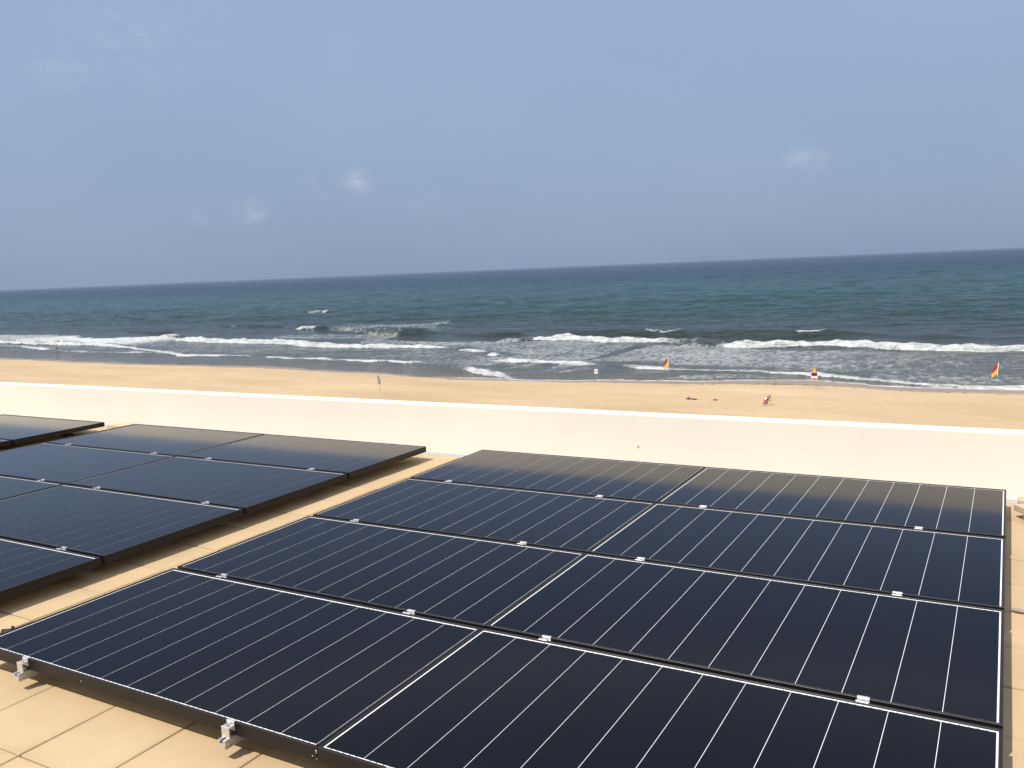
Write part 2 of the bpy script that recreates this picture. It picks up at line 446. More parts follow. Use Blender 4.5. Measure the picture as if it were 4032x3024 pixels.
WAVES = {
    'A': [(-234.2,125.9,0.64,0.8),(-220.7,123.3,0.72,0.85),(-209.7,123.0,0.8,0.9),(-196.7,121.8,0.87,0.95),(-186.7,120.5,0.85,1.0),(-180.1,120.1,0.74,1.0),(-172.5,118.8,0.63,0.95),(-164.2,116.8,0.44,0.9),(-155.4,114.1,0.25,0.8),(-142.0,109.3,0.29,0.8),(-132.9,105.9,0.34,0.9),(-130.4,103.8,0.4,0.95),(-122.8,104.7,0.37,0.95),(-117.4,105.4,0.22,0.8),(-112.4,105.6,0.14,0.5)],
    'A2': [(-215.5,116.3,0.2,0.5),(-208.9,116.5,0.2,0.6),(-202.2,116.4,0.33,0.7),(-191.2,113.5,0.46,0.7),(-183.7,111.4,0.5,0.9),(-179.7,110.4,0.14,0.5),(-173.7,108.9,0.17,0.5),(-166.0,108.4,0.27,0.6),(-156.7,107.4,0.16,0.4),(-150.1,107.4,0.24,0.7),(-147.1,107.7,0.4,0.8),(-141.8,108.3,0.08,0.2)],
    'A3': [(-109.6,104.4,0.25,0.5),(-108.2,104.2,0.32,0.9),(-105.2,104.0,0.25,0.6),(-100.9,102.4,0.31,0.9),(-98.2,102.4,0.27,0.7),(-94.2,101.9,0.36,0.9),(-91.5,101.7,0.18,0.7),(-86.1,101.5,0.26,0.9),(-82.7,100.9,0.35,0.95),(-80.1,102.0,0.21,0.8),(-75.6,100.1,0.39,0.95),(-73.2,100.9,0.28,0.8),(-71.2,100.3,0.24,0.3),(-66.3,97.2,0.44,0.3),(-61.9,94.6,0.56,0.4),(-59.5,93.0,0.58,0.8),(-57.3,91.4,0.64,1.0),(-54.6,90.1,0.52,1.0),(-51.8,88.8,0.36,0.7),(-49.0,87.6,0.22,0.7)],
    'B': [(-172.5,137.4,0.14,0.4),(-165.6,132.8,0.47,0.9),(-164.1,131.9,0.84,1.0),(-156.9,130.3,1.19,1.0),(-144.3,128.2,1.09,1.0),(-134.0,127.6,1.06,1.0),(-127.2,127.7,1.15,1.0),(-116.5,123.3,1.03,1.0),(-108.8,121.5,0.92,1.0),(-102.8,121.7,0.79,1.0),(-102.1,120.9,0.87,1.0),(-96.6,121.1,0.82,1.0),(-91.7,122.0,0.69,1.0),(-84.1,121.2,0.53,0.9),(-80.7,122.2,0.24,0.6),(-78.9,121.8,0.11,0.2)],
    'B0': [(-184.0,141.9,0.31,0.4),(-180.9,140.6,0.93,0.9),(-178.6,140.2,1.26,1.0),(-176.7,144.4,0.24,0.3),(-175.9,141.7,0.74,0.9)],
    'B1': [(-78.2,117.9,0.14,0.5),(-76.8,117.7,0.44,0.9),(-73.4,116.2,0.46,1.0),(-71.5,115.9,0.45,0.9),(-69.9,115.3,0.16,0.4)],
    'B2': [(-68.7,112.0,0.13,0.3),(-68.1,111.9,0.58,1.0),(-66.4,110.9,0.51,1.0),(-65.3,111.3,0.32,0.7)],
    'I': [(-63.9,105.8,0.12,0.4),(-62.7,105.1,0.46,1.0),(-59.6,104.1,0.64,1.0),(-55.5,104.2,0.43,1.0),(-51.0,103.1,0.36,1.0),(-48.1,102.3,0.42,1.0),(-45.4,102.1,0.31,0.7),(-43.5,101.9,0.26,0.2),(-41.6,101.0,0.35,0.1),(-40.2,100.3,0.4,0.3),(-37.6,99.6,0.38,0.9),(-35.1,98.8,0.43,1.0),(-33.2,99.4,0.26,0.8),(-30.0,99.2,0.2,0.8),(-27.8,99.1,0.23,0.8),(-24.6,98.7,0.24,0.7),(-22.4,98.8,0.27,0.7),(-19.7,97.9,0.27,0.8),(-16.8,97.6,0.31,0.9),(-15.5,96.9,0.39,1.0),(-13.0,96.2,0.32,0.9),(-11.3,95.2,0.24,0.8),(-9.1,94.1,0.18,0.8),(-6.2,93.4,0.2,0.8),(-2.7,91.9,0.23,0.8),(-0.4,91.4,0.25,0.8),(2.5,90.5,0.32,0.9),(5.6,91.0,0.35,0.9),(8.5,91.2,0.34,0.9)],
    'Cb': [(-81.4,134.7,0.3,0.2),(-78.3,134.0,0.95,0.6),(-74.6,133.5,1.11,0.6),(-73.8,138.7,0.76,0.9),(-70.6,138.5,0.93,0.9),(-69.3,138.1,1.19,1.0),(-67.3,138.2,1.37,1.0),(-65.7,138.6,1.16,1.0),(-65.1,139.4,0.89,0.8),(-62.5,137.6,1.05,0.9),(-60.1,135.9,1.18,1.0),(-57.3,134.8,1.13,1.0),(-53.0,135.4,0.98,1.0),(-49.4,135.6,0.77,0.9),(-47.5,134.7,0.92,0.8),(-45.1,133.4,0.98,0.6),(-42.6,132.2,1.06,0.45),(-40.2,130.3,1.2,0.25),(-38.8,129.1,1.18,0.05),(-37.5,129.0,1.18,0.0),(-36.5,128.1,1.23,0.0),(-35.2,127.8,1.19,0.05),(-34.5,127.6,1.04,0.4),(-34.0,127.6,0.83,1.0),(-33.2,127.6,1.05,1.0),(-31.0,127.9,1.14,1.0),(-28.8,128.4,1.03,1.0),(-26.8,129.3,0.87,1.0),(-23.8,130.1,0.81,1.0),(-20.7,130.4,0.88,1.0),(-16.7,130.5,0.97,1.0),(-13.9,130.4,0.99,1.0),(-11.7,128.3,1.2,1.0),(-8.8,127.1,1.32,1.0),(-6.0,127.3,1.16,1.0),(-4.1,125.6,1.19,1.0),(-1.5,124.9,1.12,1.0),(1.8,125.3,1.08,1.0),(6.0,124.8,1.06,1.0),(9.9,124.5,1.0,1.0)],
    'D': [(-76.2,151.9,0.16,0.0),(-72.6,151.9,0.86,0.0),(-67.4,150.2,0.95,0.0),(-61.2,147.6,1.3,0.0),(-55.8,146.4,1.5,0.05),(-55.2,146.4,1.53,0.05),(-54.5,146.2,1.6,0.35),(-53.0,146.3,1.54,0.3),(-52.0,146.3,1.54,0.2),(-51.4,146.2,1.62,0.4),(-49.5,146.2,1.59,0.4),(-47.9,146.3,1.49,0.2),(-47.3,146.3,1.46,0.0),(-43.6,146.4,1.15,0.0),(-42.0,146.8,0.83,0.0),(-40.3,146.1,1.2,0.0),(-36.5,145.2,1.51,0.0),(-32.7,144.5,1.5,0.0),(-27.3,144.5,1.54,0.0),(-26.9,144.5,1.56,0.5),(-25.7,145.2,1.5,0.45),(-24.3,146.6,1.36,0.4),(-22.2,147.3,1.22,0.2),(-21.6,147.6,1.15,0.0),(-19.4,148.1,0.83,0.0),(-16.0,149.1,0.51,0.0),(-12.7,145.6,0.46,0.0),(-6.4,144.6,0.64,0.0),(-3.3,144.1,0.57,0.0),(0.5,144.0,0.29,0.0),(2.4,144.1,0.08,0.0)],
    'E': [(-214.2,153.8,0.23,0.0),(-208.0,154.3,0.52,0.0),(-200.6,152.5,0.95,0.0),(-192.6,151.3,0.97,0.0),(-190.6,153.9,0.33,0.0)],
    'E2': [(-196.0,170.3,0.23,0.0),(-194.2,171.7,0.81,0.0),(-193.4,176.1,1.13,0.8),(-192.4,176.0,0.94,0.1),(-184.1,172.8,1.19,0.0),(-179.8,174.1,0.52,0.0),(-174.1,173.0,0.81,0.0),(-171.8,173.8,0.34,0.0),(-158.5,164.5,0.59,0.0),(-156.9,163.9,1.05,0.8),(-156.3,163.9,1.26,1.0),(-154.5,166.4,1.01,0.9),(-152.9,165.9,1.05,0.2),(-150.5,165.1,1.24,0.0),(-148.3,165.0,1.09,0.0),(-143.3,161.2,0.8,0.3),(-136.1,158.7,1.27,0.6),(-133.3,158.7,1.17,0.5),(-132.3,157.6,1.16,0.5),(-124.2,152.0,1.39,0.3),(-120.8,150.3,1.7,0.3),(-118.6,149.9,1.67,0.15),(-112.1,148.4,1.56,0.1),(-108.2,148.5,1.54,0.0),(-106.3,149.1,0.96,0.0),(-104.2,150.6,0.58,0.0),(-99.1,149.2,0.6,0.0),(-93.9,147.4,0.67,0.0),(-88.3,144.7,1.01,0.0),(-84.8,146.7,1.06,0.0),(-82.5,147.6,0.81,0.0),(-79.1,148.7,0.49,0.0)],
    'F': [(-237.0,249.9,0.25,0.0),(-229.4,246.2,0.77,0.05),(-225.9,244.1,1.22,0.5),(-223.1,243.7,1.3,0.6),(-219.4,243.0,0.99,0.4),(-217.1,242.6,1.26,0.8),(-216.2,244.3,0.87,0.4),(-214.4,244.0,0.57,0.0),(-208.5,244.9,0.3,0.0)],
    'cap0': [(-346.9,294.2,0.24,0.0),(-346.2,294.1,0.48,0.6),(-345.2,293.9,0.48,0.9),(-344.1,293.6,0.48,0.6),(-343.5,293.5,0.24,0.0)],
    'cap1': [(-220.5,192.5,0.08,0.0),(-219.8,192.5,0.16,0.9),(-219.3,192.4,0.16,0.6)],
    'cap2': [(-308.1,197.1,0.12,0.0),(-307.4,197.0,0.24,0.9),(-306.9,197.0,0.24,0.6)],
    'cap3': [(-385.7,312.5,0.22,0.0),(-384.1,312.1,0.43,0.6),(-381.5,311.5,0.43,0.9),(-378.9,310.9,0.43,0.6),(-377.3,310.6,0.21,0.0)],
    'cap4': [(-102.3,220.9,0.17,0.0),(-99.4,220.4,0.33,0.6),(-94.6,219.6,0.32,0.9),(-90.0,218.9,0.32,0.6),(-87.2,218.4,0.16,0.0)],
    'cap5': [(-56.5,258.7,0.14,0.0),(-55.6,258.5,0.27,0.9),(-55.0,258.3,0.27,0.6)],
    'cap6': [(-18.6,315.5,0.15,0.0),(-18.0,315.1,0.31,0.6),(-17.0,314.6,0.31,0.9),(-16.0,314.1,0.31,0.6),(-15.4,313.8,0.15,0.0)],
    'cap7': [(-189.5,349.9,0.21,0.0),(-188.9,349.7,0.43,0.6),(-188.0,349.3,0.43,0.9),(-187.1,348.9,0.43,0.6),(-186.5,348.7,0.21,0.0)],
    'cap8': [(-21.5,289.6,0.11,0.0),(-21.1,289.4,0.21,0.6),(-20.6,289.2,0.21,0.9),(-20.1,289.0,0.21,0.6)],
    'cap9': [(-50.3,297.0,0.12,0.0),(-49.5,296.7,0.23,0.9),(-49.0,296.5,0.23,0.6)],
    'cap10': [(-181.5,432.8,0.12,0.0),(-181.0,432.5,0.25,0.6),(-180.1,432.0,0.25,0.9),(-179.2,431.5,0.25,0.6),(-178.7,431.2,0.12,0.0)],
    'cap11': [(-128.0,415.3,0.11,0.0),(-127.6,415.0,0.23,0.6),(-126.9,414.6,0.23,0.9),(-126.2,414.1,0.23,0.6),(-125.7,413.9,0.11,0.0)],
}
ZONES = {
    'left_patch': [(-232.3,123.7,150.5,0.5),(-223.1,124.7,149.2,0.62),(-211.3,123.9,141.5,0.62),(-199.6,123.6,140.1,0.7),(-189.4,122.3,144.5,0.7),(-182.6,121.8,145.9,0.65),(-174.9,120.5,143.6,0.6),(-166.4,118.4,141.5,0.35),(-157.4,115.6,135.2,0.3),(-143.3,110.4,129.7,0.3),(-134.1,106.9,130.0,0.28),(-132.6,105.7,128.2,0.3),(-123.5,105.3,127.1,0.3),(-114.4,106.4,126.1,0.25),(-103.5,105.2,125.3,0.15),(-87.8,103.6,120.6,0.2),(-87.0,102.6,119.9,0.3),(-81.1,103.4,120.6,0.35),(-71.7,100.9,120.7,0.3),(-64.5,96.5,116.0,0.35)],
    'B_trail': [(-147.9,138.8,144.9,0.1),(-143.0,139.0,148.3,0.45),(-138.3,139.1,152.9,0.5),(-133.9,138.3,153.6,0.5),(-125.7,135.8,153.0,0.45),(-114.8,136.3,156.4,0.5),(-108.0,128.0,138.1,0.5),(-96.8,128.8,136.1,0.55),(-86.7,124.9,136.5,0.55),(-79.9,122.6,138.4,0.5),(-65.9,110.0,141.3,0.5),(-57.4,107.8,143.3,0.52),(-56.4,106.0,132.5,0.48),(-49.6,105.5,133.7,0.5)],
    'lacy': [(-71.7,100.9,106.4,0.4),(-65.4,96.9,111.3,0.5),(-61.5,96.1,116.4,0.5),(-55.9,105.1,134.0,0.48),(-55.5,92.6,106.9,0.5),(-51.8,104.6,134.3,0.5),(-48.6,91.4,106.8,0.42),(-46.3,103.5,134.6,0.52),(-41.4,103.3,135.0,0.56),(-35.1,101.6,134.0,0.56),(-28.2,100.6,129.3,0.55),(-23.7,100.3,127.9,0.52),(-20.1,99.5,127.7,0.52),(-15.9,99.3,128.1,0.5),(-9.2,94.6,128.3,0.4),(-5.6,94.4,126.3,0.36),(-2.1,93.2,123.9,0.33),(1.2,92.8,124.4,0.3),(5.6,93.3,124.1,0.28)],
    'E_lacy': [(-152.9,169.0,182.2,0.3),(-140.2,157.6,179.8,0.45),(-131.4,156.4,187.7,0.5),(-127.7,152.0,192.7,0.48),(-122.2,149.9,190.6,0.42),(-118.3,148.9,173.8,0.4),(-110.9,148.0,172.1,0.3),(-108.8,148.1,168.2,0.1)],
    'nearshore_r': [(-32.1,90.5,92.3,0.3),(-30.2,90.9,94.8,0.5),(-25.7,92.1,96.5,0.5),(-20.4,93.8,96.3,0.5),(-18.2,94.9,96.1,0.3),(-15.7,94.2,95.4,0.3)],
    'nearshore_m': [(-47.4,93.4,94.2,0.3),(-45.8,93.7,96.9,0.6),(-44.4,94.8,98.0,0.4),(-42.7,99.5,102.0,0.4),(-41.6,99.6,100.9,0.0)],
    'front_r': [(-9.1,94.3,99.7,0.5),(-4.1,93.1,100.7,0.45),(0.6,92.7,99.8,0.45),(5.6,93.5,100.2,0.4)],
}
SHORE = [(-188.2,97.44),(-174.1,96.1),(-153.1,94.58),(-134.4,93.03),(-118.2,92.69),(-116.4,92.16),(-108.2,93.43),(-98.9,93.14),(-89.8,92.5),(-76.9,90.12),(-70.8,89.84),(-63.9,87.81),(-58.2,86.94),(-51.1,87.09),(-47.2,87.33),(-45.9,87.22),(-36.4,88.58),(-27.1,90.13),(-25.4,91.08),(-17.8,92.76),(-14.7,92.79),(-9.0,91.72),(-8.3,90.39),(-2.6,90.42),(1.9,89.89),(5.6,90.2),(9.6,90.69)]
DRY = [(-182.8,94.53),(-169.2,93.27),(-130.1,89.9),(-113.8,90.07),(-95.5,89.79),(-74.6,87.59),(-68.8,87.31),(-56.4,84.33),(-45.3,85.08),(-35.0,85.42),(-25.8,86.17),(-23.9,86.12),(-16.5,87.15),(-8.3,86.56),(-7.7,86.09),(-2.2,85.1),(5.5,85.68),(9.4,86.16)]

# ------------------------------------------------------------------ sea and beach
SEA_Z = -12.0
SX, SY = np.array(SHORE).T
DX, DY = np.array(DRY).T


def shore(x):
    return np.interp(x, SX, SY) + 0.35 * np.sin(x * 0.31) + 0.2 * np.sin(x * 0.83 + 1.0)


def smooth01(a, b, x):
    t = np.clip((x - a) / (b - a), 0, 1)
    return t * t * (3 - 2 * t)


_perm = rng.random((256, 256))


def vnoise(x, y):
    xi, yi = np.floor(x).astype(int), np.floor(y).astype(int)
    fx, fy = x - xi, y - yi
    fx, fy = fx * fx * (3 - 2 * fx), fy * fy * (3 - 2 * fy)
    g = lambda i, j: _perm[i & 255, j & 255]
    return (g(xi, yi) * (1 - fx) + g(xi + 1, yi) * fx) * (1 - fy) + (g(xi, yi + 1) * (1 - fx) + g(xi + 1, yi + 1) * fx) * fy


def fbm(x, y, o=4):
    s, a, t = 0, 1.0, 0
    for k in range(o):
        s = s + a * vnoise(x * 2 ** k + 17.3 * k, y * 2 ** k + 9.1 * k)
        t += a
        a *= 0.5
    return s / t


def beach_z(x, y):
    x = np.asarray(x, float)
    y = np.asarray(y, float)
    d = shore(x) - y
    z = np.where(d < 12, 0.06 * d, 0.72 + 0.008 * (d - 12))
    return SEA_Z + z


def grid_mesh(name, X, Y, Z, mats, attrs=None):
    nr, nc = X.shape
    co = np.stack([X, Y, Z], -1).reshape(-1, 3).astype(np.float32)
    idx = np.arange(nr * nc).reshape(nr, nc)
    q = np.stack([idx[:-1, :-1], idx[:-1, 1:], idx[1:, 1:], idx[1:, :-1]], -1).reshape(-1, 4).astype(np.int32)
    me = bpy.data.meshes.new(name)
    me.vertices.add(len(co))
    me.vertices.foreach_set('co', co.ravel())
    me.loops.add(q.size)
    me.loops.foreach_set('vertex_index', q.ravel())
    me.polygons.add(len(q))
    me.polygons.foreach_set('loop_start', np.arange(0, q.size, 4, dtype=np.int32))
    me.polygons.foreach_set('use_smooth', np.ones(len(q), bool))
    me.update(calc_edges=True)
    for k, v in (attrs or {}).items():
        a = me.attributes.new(k, 'FLOAT', 'POINT')
        a.data.foreach_set('value', v.ravel().astype(np.float32))
    me.materials.append(mats)
    return link(bpy.data.objects.new(name, me))


# --- sea sheet: rows parallel to the shore, fine near the beach and coarser towards the horizon
ys = list(np.arange(78, 185, 0.42))
st = 0.42
while ys[-1] < 1500:
    st *= 1.0068
    ys.append(ys[-1] + st)
while ys[-1] < 90000:
    st *= 1.22
    ys.append(ys[-1] + st)
ys = np.array(ys)
tt = np.linspace(-2.35, 0.42, 880)
YY, TT = np.meshgrid(ys, tt, indexing='ij')
XX = CAM.x + (YY - CAM.y) * TT
row_step = np.gradient(ys)[:, None] * np.ones_like(XX)
col_step = (YY - CAM.y) * (tt[1] - tt[0])
step = np.maximum(row_step, col_step)
off = YY - shore(XX)
H = np.zeros_like(XX)
ramp_in = smooth01(1.0, 10.0, off) * (0.22 + 0.78 * smooth01(45.0, 160.0, off))
wr = random.Random(3)
for k in range(46):
    lam = 2.0 * (1.075 ** k)
    ang = wr.gauss(0, 0.55)
    kx, ky = math.sin(ang) * 2 * math.pi / lam, math.cos(ang) * 2 * math.pi / lam
    amp = 0.0185 * lam ** 0.55 * wr.uniform(0.5, 1.3)
    ph = wr.uniform(0, 6.28)
    fade = smooth01(0.0, 1.0, (lam / step - 2.2) / 2.5)
    s = np.sin(kx * XX + ky * YY + ph + 1.3 * (vnoise(XX / 23 + k, YY / 19) - 0.5))
    H += amp * fade * (1 - np.abs(s)) ** 1.0 * 1.5 if k % 3 == 0 else amp * fade * s
patch = fbm(XX / 60 + 3, YY / 40, 3)
H *= ramp_in * (0.65 + 0.7 * patch)
foam = np.zeros_like(XX)
near = YY < 460
wob = (vnoise(XX * 0.45, YY * 0.05) - 0.5) * 1.2 + (vnoise(XX * 1.5 + 7, YY * 0.1) - 0.5) * 0.6
turb = fbm(XX * 0.55, YY * 0.55, 4)
dark_face = []
for k_ in ('Cb', 'I', 'D'):
    WAVES[k_].append((WAVES[k_][-1][0] + 40, *WAVES[k_][-1][1:]))
for k_ in ('A', 'A2'):
    WAVES[k_].insert(0, (WAVES[k_][0][0] - 60, *WAVES[k_][0][1:]))
for k_ in ('lacy', 'front_r'):
    ZONES[k_].append((ZONES[k_][-1][0] + 40, *ZONES[k_][-1][1:]))
ZONES['left_patch'] = [(q[0], q[1], q[2], q[3] * (1.28 if q[0] < -165 else 1.1)) for q in ZONES['left_patch']]
ZONES['left_patch'].insert(0, (ZONES['left_patch'][0][0] - 60, *ZONES['left_patch'][0][1:]))
for name, pts in WAVES.items():
    a = np.array(pts)
    x0, x1 = a[0, 0], a[-1, 0]
    sel = near & (XX > x0) & (XX < x1) & (YY > a[:, 1].min() - 6) & (YY < a[:, 1].max() + 26)
    x, y = XX[sel], YY[sel]
    yb, hh, fo = (np.interp(x, a[:, 0], a[:, i]) for i in (1, 2, 3))
    span = min(4.0, (x1 - x0) / 3)
    end = smooth01(0, span, x - x0) * smooth01(0, span, x1 - x)
    hh = np.maximum(hh * np.where(fo > 0.3, 0.78, 0.92) - 0.04, 0.03) * end * (0.82 + 0.36 * vnoise(x * 0.35 + 31 * len(name), y * 0 + a[0, 1]))
    fo = fo * np.clip(0.80 + 0.5 * fbm(x * 0.5 + 5, y * 0 + a[0, 0], 3), 0, 1.0)
    big = hh > 0.5
    s = y - yb + wob[sel] * np.where(fo > 0.3, 0.8, 0.35)
    wf = 0.5 + 1.0 * hh
    bk = 2.0 + 5.0 * hh
    up = smooth01(-0.5, 1.0, (s / wf))
    dn = 1 - smooth01(0, 1, (s - wf) / bk)
    tb = 1 + (turb[sel] - 0.5) * 1.0 * np.clip(fo * 1.4, 0, 1)
    H[sel] = np.maximum(H[sel] * (1 - 0.6 * up * dn), 0) * 0 + H[sel] * (1 - 0.5 * up * dn * end) + hh * up * dn * tb
    if name == 'D':                                # only the feathering lip is white
        m = smooth01(0.55, 0.85, s / wf) * (1 - smooth01(0, 1, (s - wf) / 1.0)) * np.clip(fo * 2.2, 0, 1)
    else:
        m = smooth01(-0.55, -0.15, s / wf) * (1 - smooth01(0, 1, (s - wf * 0.8) / (0.6 + 1.5 * hh)) * 0.42)
        m = m * (1 - smooth01(0, 1, (s - wf) / (2.0 + 7.0 * hh))) * fo
    clean = (up * dn) * np.clip((hh - 0.35) * 3, 0, 1) * np.clip(1 - fo * 4, 0, 1)
    dark_face.append((sel, clean))
    m *= smooth01(0, min(1.0, span), x - x0) * smooth01(0, min(1.0, span), x1 - x)
    foam[sel] = np.maximum(foam[sel], m)
for name, pts in ZONES.items():
    a = np.array(pts)
    sel = near & (XX > a[0, 0]) & (XX < a[-1, 0])
    x, y = XX[sel], YY[sel]
    yf, yb, it = (np.interp(x, a[:, 0], a[:, i]) for i in (1, 2, 3))
    w = wob[sel] * 2.0
    e = np.maximum((yb - yf) * 0.18, 0.6)
    it = it * 1.0
    m = smooth01(0, 1, (y - yf + w) / e) * (1 - smooth01(0, 1, (y - yb + e + w) / e)) * it
    foam[sel] = np.maximum(foam[sel], m)
for sel, clean in dark_face:                       # unbroken glassy faces carry no foam
    foam[sel] *= 1 - 0.95 * clean
# swash line where the water runs out on the sand
edge = smooth01(-0.9, -0.2, off) * (1 - smooth01(0.3, 1.7, off))
edge *= np.interp(XX, [-220, -110, -80, -62, -56, -30, -10, 12], [0.30, 0.42, 0.25, 0.2, 0.75, 0.8, 0.75, 0.95])
foam = np.maximum(foam, np.where(near, edge, 0))
H += np.where(foam > 0.3, (turb - 0.5) * 0.16 * np.clip(foam, 0, 1), 0) * (off > 1)

M = Mat('sea_water').set(rough=0.10, ior=1.333, spec=0.5)
F = M.attr('foam')
D = M.attr('off')
water = M.ramp(M.math('DIVIDE', D, 1200.0, clamp=True),
               [(0.0, (0.125, 0.108, 0.082)), (0.006, (0.085, 0.088, 0.080)), (0.03, (0.048, 0.060, 0.062)), (0.055, (0.019, 0.034, 0.036)),
                (0.10, (0.014, 0.040, 0.045)), (0.2, (0.011, 0.051, 0.060)), (0.36, (0.009, 0.045, 0.065)), (0.75, (0.008, 0.036, 0.070)), (1.0, (0.007, 0.031, 0.066))])
p = M.pos()
blot = M.noise(M.pos((0.012, 0.03, 1)), 1.0, 4, 0.6)
water = M.mix(M.math('MULTIPLY', M.smooth(blot, 0.45, 0.75), 0.12), water, (0.012, 0.026, 0.034))
n1 = M.noise(M.pos((1.3, 0.75, 1)), 1.0, 5, 0.60, 0.8)
n2 = M.noise(M.pos((0.16, 0.14, 1)), 1.0, 3, 0.5)
nn = M.math('MULTIPLY_ADD', M.math('ADD', M.math('MULTIPLY', n1, 0.78), M.math('MULTIPLY', n2, 0.22)), 2.3, -0.65)
th = M.math('SUBTRACT', 1.0, F)
sf = M.math('MULTIPLY_ADD', F, -0.14, 0.26)
mask = M.smooth(nn, M.math('SUBTRACT', th, sf), M.math('ADD', th, sf))
mask = M.math('MULTIPLY', mask, M.smooth(F, 0.03, 0.12))
mask = M.math('MULTIPLY', mask, M.math('MULTIPLY_ADD', M.smooth(F, 0.45, 0.9), 0.58, 0.40))
milky = M.math('MULTIPLY', M.smooth(F, 0.15, 0.6), 0.35)
water = M.mix(milky, water, (0.16, 0.185, 0.185))
fg = M.noise(M.pos((0.9, 0.7, 1)), 1.0, 5, 0.7)
foamc = M.mix(M.smooth(fg, 0.35, 0.65), (0.42, 0.44, 0.45), (0.66, 0.67, 0.66))
col = M.mix(mask, water, foamc)
M.l.new(col, M.b.inputs['Base Color'])
farr = M.smooth(D, 60.0, 700.0)
M.l.new(M.math('ADD', M.math('MULTIPLY', mask, 0.6), M.math('MULTIPLY_ADD', farr, 0.26, 0.12)), M.b.inputs['Roughness'])
M.l.new(M.math('MULTIPLY_ADD', mask, -0.15, 0.22), M.b.inputs['Specular IOR Level'])
b1 = M.noise(M.pos((0.9, 1.3, 1)), 1.0, 5, 0.62, 0.4)
b2 = M.noise(M.pos((0.12, 0.20, 1)), 1.0, 4, 0.6, 0.3)
hgt = M.math('ADD', M.math('MULTIPLY', b1, 0.45), M.math('MULTIPLY', b2, 2.6))
M.bump(hgt, 1.0, 1.3)
sea = structure(grid_mesh('sea', XX, YY, SEA_Z + H, M.m, {'foam': foam, 'off': np.clip(off, 0, 3000)}))

# --- beach sheet
by = np.concatenate([np.arange(-40, 50, 6.0), np.arange(50, 100, 0.45), np.arange(100, 150, 5.0)])
bx = np.concatenate([np.arange(-900, -260, 20.0), np.arange(-260, 30, 0.9), np.arange(30, 400, 15.0)])
BY, BX = np.meshgrid(by, bx, indexing='ij')
BZ = beach_z(BX, BY)
dryd = np.interp(BX, DX, DY) + 0.3 * np.sin(BX * 0.5) + 0.5 * (vnoise(BX * 0.2, BY * 0.0) - 0.5)
wet = smooth01(-0.5, 0.9, BY - dryd)
lump = (fbm(BX * 0.5, BY * 0.8, 4) - 0.5) * 0.16 + (fbm(BX * 0.06, BY * 0.12, 3) - 0.5) * 0.35
BZ = BZ + lump * (1 - smooth01(-5, -1.0, BY - dryd)) * smooth01(45, 60, BY)
M = Mat('beach_sand').set(rough=0.95, spec=0.15)
Wt = M.attr('wet')
a = M.noise(M.pos((0.05, 0.12, 1)), 1.0, 5, 0.6)
b = M.noise(M.pos((1.2, 1.2, 1)), 1.0, 5, 0.65)
c = M.ramp(a, [(0.3, (0.400, 0.292, 0.178)), (0.5, (0.455, 0.338, 0.210)), (0.72, (0.505, 0.385, 0.250))])
c = M.mix(M.math('MULTIPLY', M.smooth(b, 0.57, 0.72), 0.45), c, (0.32, 0.22, 0.12))
c = M.mix(M.math('MULTIPLY', Wt, 0.85), c, (0.235, 0.175, 0.120))
M.l.new(c, M.b.inputs['Base Color'])
M.l.new(M.math('MULTIPLY_ADD', Wt, -0.62, 0.95), M.b.inputs['Roughness'])
M.bump(b, 0.5, 0.10)
beach = structure(grid_mesh('beach', BX, BY, BZ, M.m, {'wet': wet}))

# ------------------------------------------------------------------ roof, tiles, parapet
P = 0.13                       # height of the panel tops above the tiles
PITCH = 0.406
roof = structure(MB().box(-14.0, 9.0, -13.0, 0.655, -11.6, -0.066).build('roof', DECK))
TX0, TY0 = 0.466 - 40 * PITCH, 0.165
tile_me = MB().box(-0.2005, 0.2005, -0.2005, 0.2005, -0.064, 0.0).mesh('roof_tile', TILE)
bevel_mesh(tile_me, 0.005, 2)
hidden = MB()
ntile = 0
tr_ = random.Random(11)
for i in range(12, 60):
    for j in range(0, 20):
        cx, cy = TX0 + (i + 0.5) * PITCH, TY0 - (j + 0.5) * PITCH
        if not (-8.6 < cx < 6.6):
            continue
        in_front = cy < -4.2 and -1.6 < cx < 5.4
        in_gap = -0.85 < cx < 0.25 or -5.45 < cx < -4.4
        at_right = 3.85 < cx < 5.4
        at_back = cy > -0.30
        dz, ax, ay = tr_.gauss(0, 0.0010), tr_.gauss(0, 0.0028), tr_.gauss(0, 0.0028)
        if (in_front or in_gap or at_right or at_back) and ntile < 298:
            o = link(bpy.data.objects.new('roof_tile', tile_me), roof)
            o.location = (cx + tr_.gauss(0, 0.0008), cy + tr_.gauss(0, 0.0008), dz)
            o.rotation_euler = (ax, ay, tr_.gauss(0, 0.002))
            ntile += 1
        else:
            hidden.box(cx - 0.2, cx + 0.2, cy - 0.2, cy + 0.2, -0.064, dz)
ht = hidden.build('roof_tiles', TILE, roof)
ht['kind'] = 'stuff'
MB().box(-14.0, 9.0, 0.170, 0.4975, -0.0655, -0.058).build('gutter_strip', MEMB, roof)

wall = MB().box(-14.0, 9.0, 0.498, 0.660, -0.5, 0.412).build('parapet_wall', RENDER, bevel=0.006)
tag(wall, 'long low cream rendered parapet wall between the roof and the beach', 'wall')
wall.data.shade_smooth() if hasattr(wall.data, 'shade_smooth') else None
wall.data.shade_flat() if hasattr(wall.data, 'shade_flat') else None
MB().tube([(1.262, 0.4985, 0.139), (1.262, 0.490, 0.139)], 0.005, 10).build('bolt_head', BLACKP, wall)

# ------------------------------------------------------------------ solar panels
PW, PH, GAP, CG = 2.0, 1.0693, 0.0270, 0.004
LIP, BX_, BY_ = 0.0120, 0.0070, 0.0100
FH = 0.050
zg = P - 0.003
hw, hh_ = PW / 2, PH / 2


